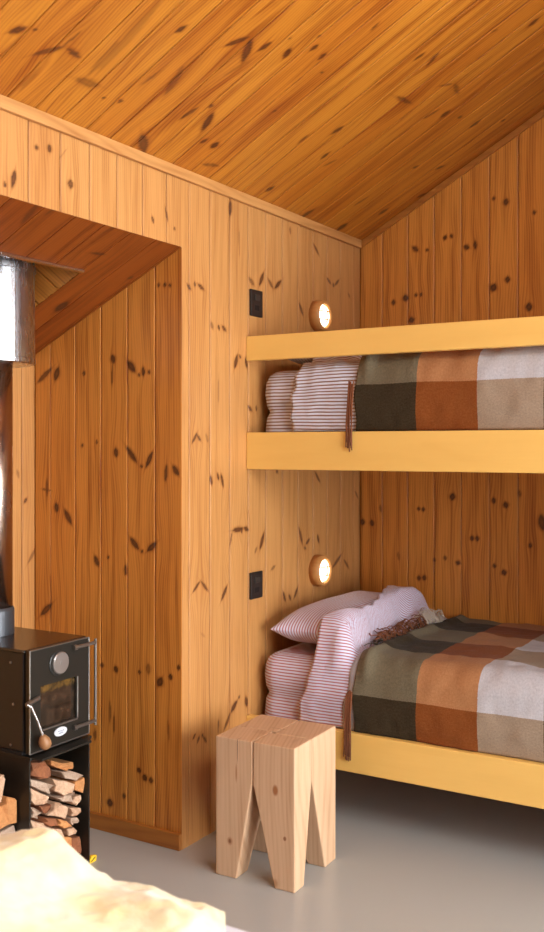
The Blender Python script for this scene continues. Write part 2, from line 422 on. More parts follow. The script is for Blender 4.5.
# ---- low wall with the lamps (plane X = 0): u = Y, v = Z
KL = [(230.7,201,230,215,5),(187,284,191,290,3.5),(194.5,282,195,287,3),(198,284,204,290,3.5),(211,322,213,329,4,.6),(218,325,219.5,330,3),(222,326,226,331,3.5),
(239,228,239.5,255,2,.4),(249,278,254,285,4,.7),(263.5,273,259.5,285,4.5),(268,279,273,288,3.5,.8),(281,281,275,288,4),(299,303,303,315,3.5),(290,227,290.5,234,3,.7),(299,222,302,226,4,.8),
(313.5,244,319,255,2.5),(327,278,331,284,2.5),(333,283,334,287,3),(339,280,335,285,2.5),(348,293,350,298,2.2,.7),
(237.5,355,234.5,368,5),(239,355,241,358,2.5),(245.5,358,247,368,3.5),(218.5,376,218.5,406,2,.4),(248,406,252,411,3.5),(256,406,256.5,411,2.5),
(197,433,192,443,3),(197,435,201,441,2.8),(206,434,208,442,3,.5),(210.5,476,212,485,4),(217,473,219,480,3),(221,474,223.5,487,3.5),
(230,545,232,533,2.2,.8),(233,530.5,243,528.5,4.5),(241,527,242,533,3),(244,528,248.5,530,4),(264,533,260,549,4.5),(257,547,255,553,3,.6),(299,528,302.5,544,3.5),(306,544,309.5,539,3),(304,547,306,549,2.5),(317.5,535,319,543,3.2),
(271,570,275,566,3,.7),(193,592,200,581.5,2.8),(201,581.5,208,591,2.8),(227,586,221.5,600,4),(283,592,285.5,601,3.2),(289,595,291,600,3),(298,587,294,598,3),(341,555,333,567,3.2),(344,560,348.5,567,2.2),
(355,491,358,498,2.2,.8),(315,472,320,482,2.8),(345,562,349,569,2.2,.6),(276,470,278,473,3),
(237,701,231,712,5),(239,695.5,239.5,698.5,2.8),(245.5,697,247,706,5),(230,714,224,730,3.5,.9),(218.5,719,218,733,2.2,.8),(195.5,734,193,739,2.4),(199.5,736,197.3,743,2.6),(202,734,203,737,2.4),(203.5,737,206.5,742,2.8),(201,633,205,637,2,.3),
(4,182,6,187,3.5),(15,171,12,187,5.5),(36.5,145,36.5,150,4.5),(49.5,146,49.5,151,5.5),(70.5,180,70.5,188,7,.85),(152,216,153.5,223,3),(165,207,168,221,2.6,.8),(174,227,175,230.5,3,.8),(60,158,66,150,1.6,.35)]
eL = seams(YW, YB, .0365, .1165)
eL = sorted(set(eL + [0.0, -1.5])); eL = [(e,) if e in (0.0, -1.5) else e for e in eL]
def vL(u, m): return (NZ, ZL-.004) if -1.5 < m < 0 else (0.0, ZL-.004)
tonesL = {}
o = planks('wall_left', (0, 0, 0), (0, 1, 0), (0, 0, 1), eL, vL, M['pine'], KL, lambda m: .91 if -.667 < m < -.55 else None, ext=[(0.0, YB+.15, -.1, ZL+.12), (-1.5, 0.0, NZ+.012, ZL+.12), (YW-.1, -1.5, -.1, ZL+.12)], vis=(-1.2, 9), seed=3, tone_rng=.035)
# ---- back wall behind the bunks (plane Y = YB): u = -X, v = Z so that the normal faces the room
KR = [(412.5,247,418,251,4),(425.5,249.5,428.5,250.5,2.5),(444,240,446,235.5,3.5),(451,234,452,238,2.8),(464,246.5,469,248,4.5),(475,241,475.5,249,3.2),(493.7,196.5,493.7,200.5,2.8),(504,201.5,508,202.5,4.8),(534,210.5,534.5,214.5,3),
(492,291,495,284,6.5),(506,280,509,279,4.5),(529,303,529,311,6),(392.5,302.5,394.5,302.5,3.8),(405,295,406,301,5.5),(415.5,295,416.5,295,2.8),(420.5,294.6,421.5,294.6,2.8),(409,321,414,319,5.5),
(451.5,500,453.5,493.5,5.5),(418,508,419.5,509.5,2.8),(422.5,509.5,424,509.5,3.2),(493.5,497.5,494,503.5,3.8),(505,502,506.5,508,5),(361.5,522,363.5,522,4.8),(371.5,520,372.5,526,4.2),(471,537,473,539.5,3.8),(477,536,477.5,541,3.4),
(418,578,420,578,3.6),(423.5,577.5,425,578,4),(444.5,556,445.5,560,3,.8),(456,562,460,563.5,4),(434,558,435,562,2.4,.8),(494,564,495,568,3.2),(503,570,505,575,5),(530,543,530.5,548,3.4),(541,515,543,530,7,.9),(380,505,381,512,2.5,.6),(398,552,399,560,2.5,.5),(519,490,520,497,3,.6)]
def vR(u, m): return (0.0, ZL+SL*(-u)-.002)
o = planks('wall_back', (0, YB, 0), (1, 0, 0), (0, 0, 1), seams(0.0, XRIDGE, .2202-.1157*2, .1157), lambda u, m: (0.0, ZL+SL*u-.002), M['pine_shade'], KR, {0: .93, 1: .92, 2: .97, 3: 1.0, 4: .95, 5: .99, 6: .92, 7: .88, 8: .93}, ext=[(-.15, XRIDGE+.1, -.1, 3.6)], vis=(-1, 1.5), seed=8, tone_rng=.09, back=.022)
def slab(name, pts, off, mat):
    return structure(MB().prism(pts, off).build(name, mat))
# ---- sloping roof over the room: the boards run up the slope
KC = [(10,32,25,28,7.5),(33.5,30,36,29.5,3.2),(34,54.5,63,47,5.5,.85),(68,47.5,79,57.5,5.5,.9),(65,45,80,32,2,.7),(77,79,98,86,9,.55),(90,74,118,42,8,.35),(100,70,160,2,9,.3),(118.5,102.5,122.5,99.5,4),(102.5,98.5,105.5,97.5,3),(142,135,144.5,152,9.5,.95),(176,32,186,26,5.5),
(140,85,162,70,4,.4),(166,94,182,69,8,.55),(178,75,183,66,5,.5),(226,45.5,248,37.5,6,.9),(251,40,243,61.5,8,.95),(259,50.5,271,42.5,5),(284,58,290.5,48.5,6.5),(310.5,50.5,318,45,5),(318.5,59.5,326,53,4.5),(317.5,37,321,35.5,2.8),(289,38.5,291.5,37.5,2.4),(321,73,323.5,72,2.6),
(181,118.5,197,108,4.5,.8),(202.5,130.5,212.5,113.5,7.5),(209.5,107,213,105,4),(200,143,208,139,4.5),(212.5,147.5,217,143,7),(273,112,277,110,3),(332,133.5,343,126.5,4.5),(298,143.5,308,135,3,.8),(321,159,329,152.5,3.5),(371,31,379,22,3.2,.8),(427,66,438,53.5,4.5,.85),(414,60.5,425,52.5,3.2,.9),(440,86,452,84,2.6,.7),(455,84,458,94,4,.6),(397,97,410,103,4.5,.8),(424,118.5,439,109.5,3.2,.7),(440.5,117.5,450,110.5,5.5),(458,118.5,462,115.5,4,.9),(470,127.5,480,120.5,4.5),(501,121.5,505,119.5,3),(492,32,497,30,3,.7),(529,26.5,538,18.5,4.5),
(266,191.5,274,186.5,4.5),(301,217.5,314,209.5,5.5),(337,230.5,347,223.5,6.5),(204,164,218,166,4,.6),(413,168,418,166,3.2),(436,169,444,166,3.2),(379,214.5,388,208.5,4.5),(417,197.5,425,193.5,3.4),(355,205,368,197,3,.6),(324,166,336,160,3,.6),(20,90,40,68,4,.35),(225,75,250,60,4,.3)]
cs = math.hypot(1, SL)
Vd = np.array((1, 0, SL))/cs
RL = XRIDGE*cs
o = planks('ceiling', (0, 0, ZL), (0, 1, 0), Vd, seams(YW, YB, YB-.06, .0975), lambda u, m: (0.0, RL), M['pine_roof'], KC, None, ext=[(YW-.15, YB+.15, -.12, RL+.05)], vis=(-1.5, 2), seed=21, tone_rng=.16, dv=.007, nin=20)
# ---- niche beside the stove
KN = [(127.5,361.5,135,371.5,6.5),(143,367,143.5,376,4),(138,374,140,376,2.8),(148,370.5,150,373.5,3.2),(112,355,114,363,5.5),(112.5,365,112,386,2.2,.7),(83.5,372,84.5,374.5,3.4),(55,380,58.5,367.5,6.5,.95),(51,369,38,382,4.5,.85),(158,284,159.5,286,3),(164.5,283,165,287,3.4),(169.5,283.5,170.5,287,3),
(126.5,447,136.5,462,5),(152.5,452,146,467,4.5),(140.5,465,142.5,467.5,3),(115.5,448,116.5,457,5.2),(81.5,444.5,83,446.5,2.8),(96.5,440,97,444,2.4),(166.5,465,165.5,481,3.8,.9),(173,466,178.5,475,5.5),(47,479,47,496,3,.7),(42,489,50,490.5,1.8,.8),(56,503,57,512,5.5),(64.5,510,71.5,524,5.5),(130.5,538,138.5,549,5.5),(156,543,147.5,551,5.5),(141,550,143,553,3.2),(94.5,556,98.5,566,5),(107.5,555.5,108.5,558.5,2.4),(125.5,565,125.5,575,3.4),(51.5,604,41,615,5.5,.95),
(102,663,102,667.5,4.2),(115,666,117,672.5,5.2),(139,670.5,140,673.5,3.2),(148,664,148.5,674,5,.6),(158,686,162,678,7,.95),(170,674,171,680,4.2),(178.5,665,178.5,670,3.2),(110,799,110,806.5,6.5),(124,793,124,799,3.2),(138,767.5,140,773,4.4),(143.5,774.5,146,781,5.2),(150,778.5,152,782.5,4.4),(110,701,110,723,2.2,.7),(114,714,114,734,2.2,.7),(168,721,169,739,2.4,.5),(95,729,95,740,3,.8),(136,800,138,830,2.5,.3)]
eN = [-e for e in [0, .1074, .2212, .335, .4488, .5626, -XN]][::-1]
o = planks('wall_niche_right', (0, 0, 0), (1, 0, 0), (0, 0, 1), eN, lambda u, m: (0.0, NZ+NS*u), M['pine_shade'], KN, {0: .97, 1: .94, 2: .99, 3: .95, 4: .97, 5: .90}, ext=[(XN-.1, -.021, -.1, NZ-.0)], seed=14, tone_rng=.05)
KB = [(24,503,27,498,3),(28,563,36,548,3,.6),(17,470,19,478,3,.5)]
o = planks('wall_niche_back', (XN, 0, 0), (0, 1, 0), (0, 0, 1), seams(-1.5, 0.0, -.062, .1165), lambda u, m: (0.0, NZ+NS*XN), M['pine'], KB, None, ext=[(-1.6, .1, -.1, 1.72)], seed=17, tone_rng=.05)
o = planks('wall_niche_left', (XN, -1.5, 0), (1, 0, 0), (0, 0, 1), seams(0.0, -XN, .1, .1165), lambda u, m: (0.0, NZ+NS*(XN+u)), M['pine'], (), None, seed=19, tone_rng=.05, dv=.05, nin=4)
# (that side is turned to face the stove)
o.data.flip_normals()
# niche ceiling with the opening for the flue
cn = math.hypot(1, NS); Vn = np.array((1, 0, NS))/cn
HX0, HX1, HY0, HY1 = -.193, -.622, -.242, -.578       # flue opening
KNC = [(56,311,67,302,10),(128,279,133,276.5,4.5,.9),(74,330,77,328,3.2,.8),(91,253,104,254.5,3.5,.8),(22,223,37,205,6,.6),(100,235,140,212,5,.45),(45,215,60,205,4,.5)]
e1 = seams(-1.5, 0.0, -.012-.1165*0, .118)
eNC = sorted(set(e1+[HY0, HY1])); eNC = [(e,) if e in (HY0, HY1) else e for e in eNC]
def vNC(u, m):
    if HY1 < m < HY0: return (HX0*cn, 0.0)
    return (XN*cn, 0.0)
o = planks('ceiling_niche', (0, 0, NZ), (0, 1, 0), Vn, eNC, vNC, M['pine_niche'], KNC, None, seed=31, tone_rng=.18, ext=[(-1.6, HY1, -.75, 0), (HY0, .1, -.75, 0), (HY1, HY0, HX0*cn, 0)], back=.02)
def nceil(x): return NZ+NS*x
# lined flue opening: side boards run square across, the lid sits higher
REC = .20
up = np.array((0, 0, 1.0))
a_ = math.radians(37); Dd = np.array((-math.cos(a_), 0, math.sin(a_))); Du = np.array((math.sin(a_), 0, math.cos(a_)))
def recess_side():
    e = list(np.arange(-.42, .36, .083)+.02)
    P0 = np.array((HX0-.2, HY0, nceil(HX0-.2)))
    # clip every board to the parallelogram between ceiling plane and lid
    def rng_(u, m):
        vs = np.linspace(-.6, .6, 241)
        pts = P0[None] + u*Du[None] + vs[:, None]*Dd[None]
        ok = (pts[:, 0] < HX0) & (pts[:, 0] > HX1) & (pts[:, 2] > NZ+NS*pts[:, 0]) & (pts[:, 2] < NZ+NS*pts[:, 0]+REC)
        return (vs[ok].min(), vs[ok].max()) if ok.any() else (0, 0)
    return planks('trim_1', P0, Du, Dd, e, rng_, M['pine_shade'], (), {i: .93 for i in range(12)}, seed=41, dv=.02, nin=15)
o = recess_side()
b = MB()
zc = lambda x: nceil(x)
b.prism([(HX0, HY0+.02, zc(HX0)+.004), (HX0, HY1-.02, zc(HX0)+.004), (HX0, HY1-.02, zc(HX0)+REC), (HX0, HY0+.02, zc(HX0)+REC)], (.02, 0, .01))
b.prism([(HX1, HY0+.02, zc(HX1)+.004), (HX1, HY1-.02, zc(HX1)+.004), (HX1, HY1-.02, zc(HX1)+REC), (HX1, HY0+.02, zc(HX1)+REC)], (-.01, 0, 0))
b.prism([(HX0, HY1, zc(HX0)+.004), (HX1, HY1, zc(HX1)+.004), (HX1, HY1, zc(HX1)+REC), (HX0, HY1, zc(HX0)+REC)], (0, -.02, 0))
b.prism([(HX0+.02, HY1-.02, zc(HX0)+REC+.01), (HX0+.02, HY0+.02, zc(HX0)+REC+.01), (HX1-.01, HY0+.02, zc(HX1)+REC), (HX1-.01, HY1-.02, zc(HX1)+REC)], (0, 0, .02))
structure(b.build('trim_2', M['trimx']))
b = MB()                                             # bright metal strip along the front of the opening
q0 = np.array((HX0-.004, HY0-.0, nceil(HX0)-.004)); q1 = np.array((HX0-.004, HY1, nceil(HX0)-.004))
b.prism([q0, q0+(.010, 0, .006), q0+(.010, 0, .0), q0+(0, 0, -.004)], q1-q0)
b.prism([q0, q0+(0, -.006, 0), q0+(-.004, -.006, .022), q0+(-.004, 0, .022)], (-.005, 0, 0))
tag(b.build('edge_strip', M['chrome'], bevel=.001), 'thin bright metal strip along the flue opening in the niche ceiling', 'metal strip')

# ---- trims
b = MB().box((0, YW, 2.111), (.014, YB-.012, ZL+.0055)); structure(b.build('trim_3', M['trim'], bevel=.002))
b = MB(); w = .022
b.prism([(0.014, YB, ZL+SL*.014-.030), (XRIDGE, YB, ZL+SL*XRIDGE-.030), (XRIDGE, YB, ZL+SL*XRIDGE-.0015), (0.014, YB, ZL+SL*.014-.0015)], (0, -.012, 0))
structure(b.build('trim_4', M['trimx'], bevel=.002))
b = MB().box((XN+.0, -.014, 0), (-.0, 0, .052)); structure(b.build('baseboard_niche', M['trimx'], bevel=.002))
b = MB().box((XN, -1.5, 0), (XN+.014, -.014, .052)); structure(b.build('baseboard_stove', M['trim'], bevel=.002))

# ---- floor and the rest of the room
b = MB().box((-.9, YW-.15, -.12), (XR+.15, YB+.15, 0)); structure(b.build('floor', M['floor']))
zr = ZL+SL*XRIDGE
zf = lambda x: zr-SL*(x-XRIDGE)                    # far slope of the roof, with a roof window
KX0, KX1, KY0, KY1 = 2.75, 3.65, -3.1, -1.2
b = MB()
for (x0, x1, y0, y1) in ((XRIDGE, KX0, YW-.1, YB+.1), (KX1, XR+.1, YW-.1, YB+.1), (KX0, KX1, YW-.1, KY0), (KX0, KX1, KY1, YB+.1)):
    b.prism([(x0, y0, zf(x0)), (x1, y0, zf(x1)), (x1, y1, zf(x1)), (x0, y1, zf(x0))], (0, 0, .09))
structure(b.build('ceiling_far', M['far']))
ze = zr-SL*(XR-XRIDGE)
slab('wall_bunk_end', [(2.075, .34, 0), (2.075, YB, 0), (2.075, YB, ZL+SL*2.075-.002), (2.075, .34, ZL+SL*2.075-.002)], (.09, 0, 0), M['trim'])
slab('wall_back_far', [(XRIDGE, YB, -.02), (XR+.1, YB, -.02), (XR+.1, YB, ze), (XRIDGE, YB, zr)], (0, .1, 0), M['far'])
slab('wall_light_block', [(-.03, -1.52, -.02), (-.03, YW-.1, -.02), (-.03, YW-.1, ZL), (-.03, -1.52, ZL)], (-.08, 0, 0), M['far'])  # unseen slab behind the boards, kept to block light
# window wall (X = XR) : glazed opening
WY0, WY1, WZ0, WZ1 = -2.1, 0.9, .1, 2.05
b = MB()
b.box((XR, YW-.1, -.02), (XR+.1, WY0, ze)); b.box((XR, WY1, -.02), (XR+.1, YB+.1, ze))
b.box((XR, WY0, -.02), (XR+.1, WY1, WZ0)); b.box((XR, WY0, WZ1), (XR+.1, WY1, ze))
structure(b.build('wall_right', M['far']))
# gable behind the camera
b = MB().prism([(-.1, YW, -.02), (XR+.1, YW, -.02), (XR+.1, YW, ze-.05), (XRIDGE, YW, zr+.02), (-.1, YW, ZL-.06)], (0, -.1, 0))
structure(b.build('wall_front', M['far']))
def window(name, axis, p, a0, a1, z0, z1, nm):
    b = MB(); w = .06
    def bx(a, a_, z, z_, d0, d1):
        if axis == 'x': b.box((p+d0, a, z), (p+d1, a_, z_))
        else: b.box((a, p+d0, z), (a_, p+d1, z_))
    bx(a0, a1, z0, z0+w, .02, .08); bx(a0, a1, z1-w, z1, .02, .08)
    for k in range(nm+1):
        c = a0+(a1-a0)*k/nm; c = min(max(c-w/2, a0), a1-w); bx(c, c+w, z0+w, z1-w, .02, .08)
    o = structure(b.build(name, M['frame_white']))
    b = MB(); bx(a0+.01, a1-.01, z0+.01, z1-.01, .045, .055); b.build('pane', M['pane'], o)
window('window_1', 'x', XR, WY0, WY1, WZ0, WZ1, 4)
b = MB(); w = .06
def sl(x0, x1, y0, y1, d0, d1): b.prism([(x0, y0, zf(x0)+d0), (x1, y0, zf(x1)+d0), (x1, y1, zf(x1)+d0), (x0, y1, zf(x0)+d0)], (0, 0, d1-d0))
sl(KX0, KX0+w, KY0, KY1, .01, .08); sl(KX1-w, KX1, KY0, KY1, .01, .08)
for y in (KY0, (KY0+KY1)/2-w/2, KY1-w): sl(KX0+w, KX1-w, y, y+w, .01, .08)
o = structure(b.build('window_2', M['frame_white']))
b = MB(); sl(KX0+.01, KX1-.01, KY0+.01, KY1-.01, .045, .055); b.build('pane', M['pane'], o)

# ------------------------------------------------------------------ daylight
W = bpy.data.worlds.new('sky'); bpy.context.scene.world = W; W.use_nodes = True
bg = W.node_tree.nodes['Background']; bg.inputs[0].default_value = (.93, .965, 1, 1); bg.inputs[1].default_value = 20.0
def portal(name, loc, rot, sx, sy):
    L = bpy.data.lights.new(name, 'AREA'); L.shape = 'RECTANGLE'; L.size = sx; L.size_y = sy; L.cycles.is_portal = True
    o = bpy.data.objects.new(name, L); C.objects.link(o); o.location = loc; o.rotation_euler = rot; return o
portal('window_daylight', (XR+.11, (WY0+WY1)/2, (WZ0+WZ1)/2), (0, math.radians(90), 0), WZ1-WZ0, WY1-WY0)
portal('roof_daylight', ((KX0+KX1)/2, (KY0+KY1)/2, zf((KX0+KX1)/2)+.10), (0, math.atan(SL), 0), (KX1-KX0)*math.hypot(1, SL), KY1-KY0)

# ------------------------------------------------------------------ block stool
from mathutils import noise as mnoise
def nz3(x, y, z=0.0): return mnoise.noise(Vector((x, y, z)))
def make_stool():
    c = np.array((.3175, .052)); ang = math.radians(2.2); W, D, H = .266, .272, .412
    r = thing('block_stool', 'raw oak block stool with four tapering legs, standing in front of the lower bunk', 'stool', (c[0], c[1], 0))
    ca, sa = math.cos(ang), math.sin(ang)
    def P(x, y, z): return (c[0]+x*ca-y*sa, c[1]+x*sa+y*ca, z)
    sx = -.006; sy = -.012; g = .0012
    for ix in (0, 1):
        for iy in (0, 1):
            x0, x1 = (-W/2, sx+(.012 if iy else 0)-g) if ix == 0 else (sx+(.012 if iy else 0)+g, W/2)
            y0, y1 = (-D/2, sy-(.016 if ix else 0)-g) if iy == 0 else (sy-(.016 if ix else 0)+g, D/2)
            ox, oy = (x0 if ix == 0 else x1), (y0 if iy == 0 else y1)          # outer corner
            inx, iny = (x1 if ix == 0 else x0), (y1 if iy == 0 else y0)
            fx = ox + (inx-ox)*(.48 if ix else .57); fy = oy+(iny-oy)*(.46 if iy else .55)
            zm = .288
            def ring(xa, ya, z): return [P(ox, oy, z), P(xa, oy, z), P(xa, ya, z), P(ox, ya, z)]
            vs = ring(inx, iny, H+random.uniform(-.0008, .0008)) + ring(inx, iny, zm) + ring(fx, fy, 0)
            fs = [(0,1,2,3), (11,10,9,8)] + [(k*4+i, k*4+(i+1) % 4, (k+1)*4+(i+1) % 4, (k+1)*4+i) for k in (0, 1) for i in range(4)]
            b = MB(); b.add(vs, fs); b.build('leg', M['stool'], r, bevel=.0035, seg=2)
make_stool()

# ------------------------------------------------------------------ bulkhead lamps and sockets
def make_lamp(y, z, label):
    r = thing('wall_lamp', label, 'lamp', (0, y, z), 'round wall lamps of the bunks')
    R = .061
    b = MB().lathe([(R, 0.0005), (R, .030), (R-.004, .040), (R-.010, .043), (R-.015, .040), (R-.016, .018), (R-.016, .004)], (0, y, z), (1, 0, 0), 48)
    b.build('ring', M['ringwood'], r, smooth=True)
    b = MB().lathe([(.0443, .006), (.0443, .030), (.038, .038), (.024, .044), (.008, .0465), (.0001, .047)], (0, y, z), (1, 0, 0), 40)
    b.build('diffuser', M['glow'], r, smooth=True)
    for k in (-.016, .016):
        w = math.sqrt(.047**2-k*k)
        MB().tube([(.030, y-w, z+k), (.048, y-w*.5, z+k), (.051, y, z+k), (.048, y+w*.5, z+k), (.030, y+w, z+k)], .0022, 8).build('grille_bar', M['ringwood'], r)
    MB().tube([(.030, y, z-.046), (.049, y, z-.02), (.052, y, z), (.049, y, z+.02), (.030, y, z+.046)], .0022, 8).build('grille_bar', M['ringwood'], r)
make_lamp(.877, 1.781, 'lit round wooden wall lamp with a wire grille above the upper bunk')
make_lamp(.877, .788, 'lit round wooden wall lamp with a wire grille above the pillow of the lower bunk')
def make_socket(y, z, label):
    r = thing('wall_socket', label, 'socket', (0, y, z), 'black sockets beside the lamps')
    MB().box((0.0004, y-.039, z-.047), (.009, y+.039, z+.047)).build('plate', M['black_plastic'], r, bevel=.003)
    MB().box((.0085, y-.015, z+.008), (.0125, y+.015, z+.030)).build('switch', M['toggle'], r, bevel=.002)
    MB().box((.0085, y-.014, z-.026), (.0097, y+.014, z-.008)).build('outlet', M['black_hole'], r, bevel=.001)
make_socket(.430, 1.776, 'small black wall socket with a switch, above the rail of the upper bunk')
make_socket(.430, .784, 'small black wall socket left of the lower bunk lamp')

# ------------------------------------------------------------------ bunks
XE = 2.02
def make_bunk(name, label, z0, z1, guard=None):
    r = thing(name, label, 'bunk bed', (1.0, .80, z0))
    MB().box((.0005, YF, z0), (XE, YF+.03, z1)).build('side_rail', M['rail'], r, bevel=.0025)
    MB().box((.0005, YF+.0305, z0+.03), (XE, YB-.001, z0+.048)).build('deck', M['trimx'], r)
    MB().box((.0005, YB-.026, z0), (XE, YB-.001, z0+.03)).build('wall_batten', M['rail'], r)
    if guard: MB().box((.0005, YF, guard[0]), (XE, YF+.03, guard[1])).build('guard_rail', M['rail'], r, bevel=.0025)
    return r
ub = make_bunk('upper_bunk', 'yellow upper bunk with a deep side rail and a guard rail, fixed between pine walls', 1.193, 1.3205, (1.5695, 1.654))
lb = make_bunk('lower_bunk', 'yellow lower bunk with one deep side rail, hanging clear of the grey floor', .2095, .337)
for y in (YF, YB-.06):
    MB().box((XE+.0005, y, 0), (XE+.05, y+.05, 1.654)).build('post', M['rail'], ub, bevel=.0025)

def make_mattress(z0, zt, mat, label):
    x0, x1, y0, y1 = .013, 1.98, .424, YB-.012; rc = .07
    def outline(ins, n=10):
        pts = []
        for (cx_, cy_, a0) in ((x1-rc, y1-rc, 0), (x0+rc, y1-rc, 90), (x0+rc, y0+rc, 180), (x1-rc, y0+rc, 270)):
            for k in range(n+1):
                a = math.radians(a0+90*k/n); pts.append((cx_+(rc-ins)*math.cos(a), cy_+(rc-ins)*math.sin(a)))
        return pts
    zm = z0+(zt-z0)*.50
    prof = [(.035, z0), (.012, z0+.012), (.002, z0+.035), (.000, z0+.06), (.006, zm-.022), (.017, zm), (.006, zm+.022), (.000, zm+.06), (.004, zt-.045), (.016, zt-.02), (.036, zt-.005), (.062, zt)]
    b = MB(); vs = []; uv = []; L = 0
    for j, (ins, z) in enumerate(prof):
        if j: L += math.hypot(ins-prof[j-1][0], z-prof[j-1][1])
        ol = outline(ins); n = len(ol); per = 0
        for i, (x, y) in enumerate(ol):
            if i: per += math.hypot(x-ol[i-1][0], y-ol[i-1][1])
            w = .004*nz3(x*9, y*9, z*6)
            vs.append((x+w, y+w*.5, z+.003*nz3(x*7, y*7, 3))); uv.append((per+.001, L+.0005))
    fs = [(j*n+i, j*n+(i+1) % n, (j+1)*n+(i+1) % n, (j+1)*n+i) for j in range(len(prof)-1) for i in range(n)]
    fs += [list(range(n))[::-1], [(len(prof)-1)*n+i for i in range(n)]]
    b.add(vs, fs, uv)
    return tag(b.build('mattress', mat, smooth=True), label, 'mattress')
make_mattress(.264, .549, M['stripe_red'], 'mattress in a pink striped sheet on the lower bunk')
make_mattress(1.248, 1.540, M['stripe_brown'], 'mattress in a brown and white striped sheet on the upper bunk')

def make_pillow(c, W, L, T, rot, mat, label, pin=.05, seed=0):
    R = Matrix.Rotation(rot[2], 3, 'Z') @ Matrix.Rotation(rot[1], 3, 'Y') @ Matrix.Rotation(rot[0], 3, 'X')
    b = MB(); n = 34; g = [math.sin(math.pi/2*(-1+2*i/(n-1))) for i in range(n)]
    for sgn in (1, -1):
        def fn(a, q):
            x = a*W*(1-pin*(1-a*a)*0-pin*(1-(q*q))*abs(a)**3*0 - pin*(1-q*q)*(abs(a)**2)); y = q*L*(1-pin*(1-a*a)*abs(q)**2)
            t = ((1-a**4)**.62)*((1-q**4)**.62)
            z = sgn*T*t + .006*nz3(a*2.2+seed, q*2.5, sgn)*t
            return tuple(Vector(c) + R @ Vector((x, y, z)))
        b.grid(fn, g, g, lambda a, q: (q*L+2, a*W+1 + .012*q*q))
    o = b.build('pillow', mat, smooth=True); return tag(o, label, 'pillow')
def sstep(a, b, x):
    t = min(max((x-a)/(b-a), 0), 1); return t*t*(3-2*t)
def arc_uv(b, nu, nv, kx=1.0, wob=.004):
    """Cloth coordinates measured along the cloth itself."""
    P = np.array(b.v).reshape(nu, nv, 3); st = np.linalg.norm(np.diff(P, axis=1), axis=2)
    V = np.concatenate([np.zeros((nu, 1)), np.cumsum(st, 1)], 1)
    b.uv = [(float(P[i, j, 0])+1, float(V[i, j])+.001+wob*nz3(P[i, j, 0]*6, P[i, j, 1]*4, P[i, j, 2]*4)) for i in range(nu) for j in range(nv)]
class Drape:
    """The path a cover takes over a bed: up the front side, round the mattress edge, across to the wall."""
    def __init__(s, zh, zt, bump):
        s.zh, s.zt, s.bump = zh, zt, bump
        s.yf = .420; s.r = .055; s.a = zt-s.r-zh; s.q = math.pi/2*s.r
    def base(s, d):
        if d < s.a: return (s.yf, s.zh+d, -1, 0)
        if d < s.a+s.q:
            w = (d-s.a)/s.r; return (s.yf+s.r-s.r*math.cos(w), s.zt-s.r+s.r*math.sin(w), -math.cos(w), math.sin(w))
        return (s.yf+s.r+(d-s.a-s.q), s.zt, 0, 1)
    def pt(s, x, d, off):
        y, z, ny, nz = s.base(d)
        w = nz3(x*7, d*7, 2.0+s.zt)+.5*nz3(x*17, d*14, 5.0)+.35*nz3(x*30, d*24, 8.0)
        front = 1-nz
        w = max(.0080*w+.006, 0)*(1-.35*front) + .007*front*math.sin(min(d/s.a, 1)*math.pi)
        bmp = s.bump(x, y)*sstep(.0, .55, nz)
        return (x, min(y+ny*(off+w)-.010*sstep(0, .06, bmp)*front, YB-.008+off*.2), z+nz*(off+w)+bmp)
    def s_of_y(s, y): return s.a+s.q+(y-s.yf-s.r)

from mathutils.bvhtree import BVHTree
def heap(pillow, zt, dil, blur, extra=None):
    """How much a cover is lifted by the pillow below it: the pillow's own top, let out a little and smoothed."""
    me = pillow.data; bv = BVHTree.FromPolygons([v.co for v in me.vertices], [tuple(p.vertices) for p in me.polygons])
    st = .01; gx = np.arange(-.05, .9, st); gy = np.arange(.30, 1.35, st); H = np.zeros((len(gx), len(gy)))
    for i, x in enumerate(gx):
        for j, y in enumerate(gy):
            h = bv.ray_cast(Vector((x, y, 3)), Vector((0, 0, -1)))
            if h[0] is not None: H[i, j] = max(0, h[0].z-zt)
    if extra: H += np.array([[extra(x, y) for y in gy] for x in gx])*(H > .02)
    for _ in range(dil):
        Q = np.pad(H, 1, mode='edge'); H = np.max([Q[1:-1, 1:-1], Q[:-2, 1:-1], Q[2:, 1:-1], Q[1:-1, :-2], Q[1:-1, 2:]], axis=0)
    for _ in range(blur):
        Q = np.pad(H, 1, mode='edge'); H = (Q[:-2, 1:-1]+Q[2:, 1:-1]+Q[1:-1, :-2]+Q[1:-1, 2:]+2*Q[1:-1, 1:-1])/6
    def f(x, y):
        a = min(max((x-gx[0])/st, 0), len(gx)-1.001); b = min(max((y-gy[0])/st, 0), len(gy)-1.001); i, j = int(a), int(b); a -= i; b -= j
        return float((H[i, j]*(1-a)+H[i+1, j]*a)*(1-b)+(H[i, j+1]*(1-a)+H[i+1, j+1]*a)*b)
    return f

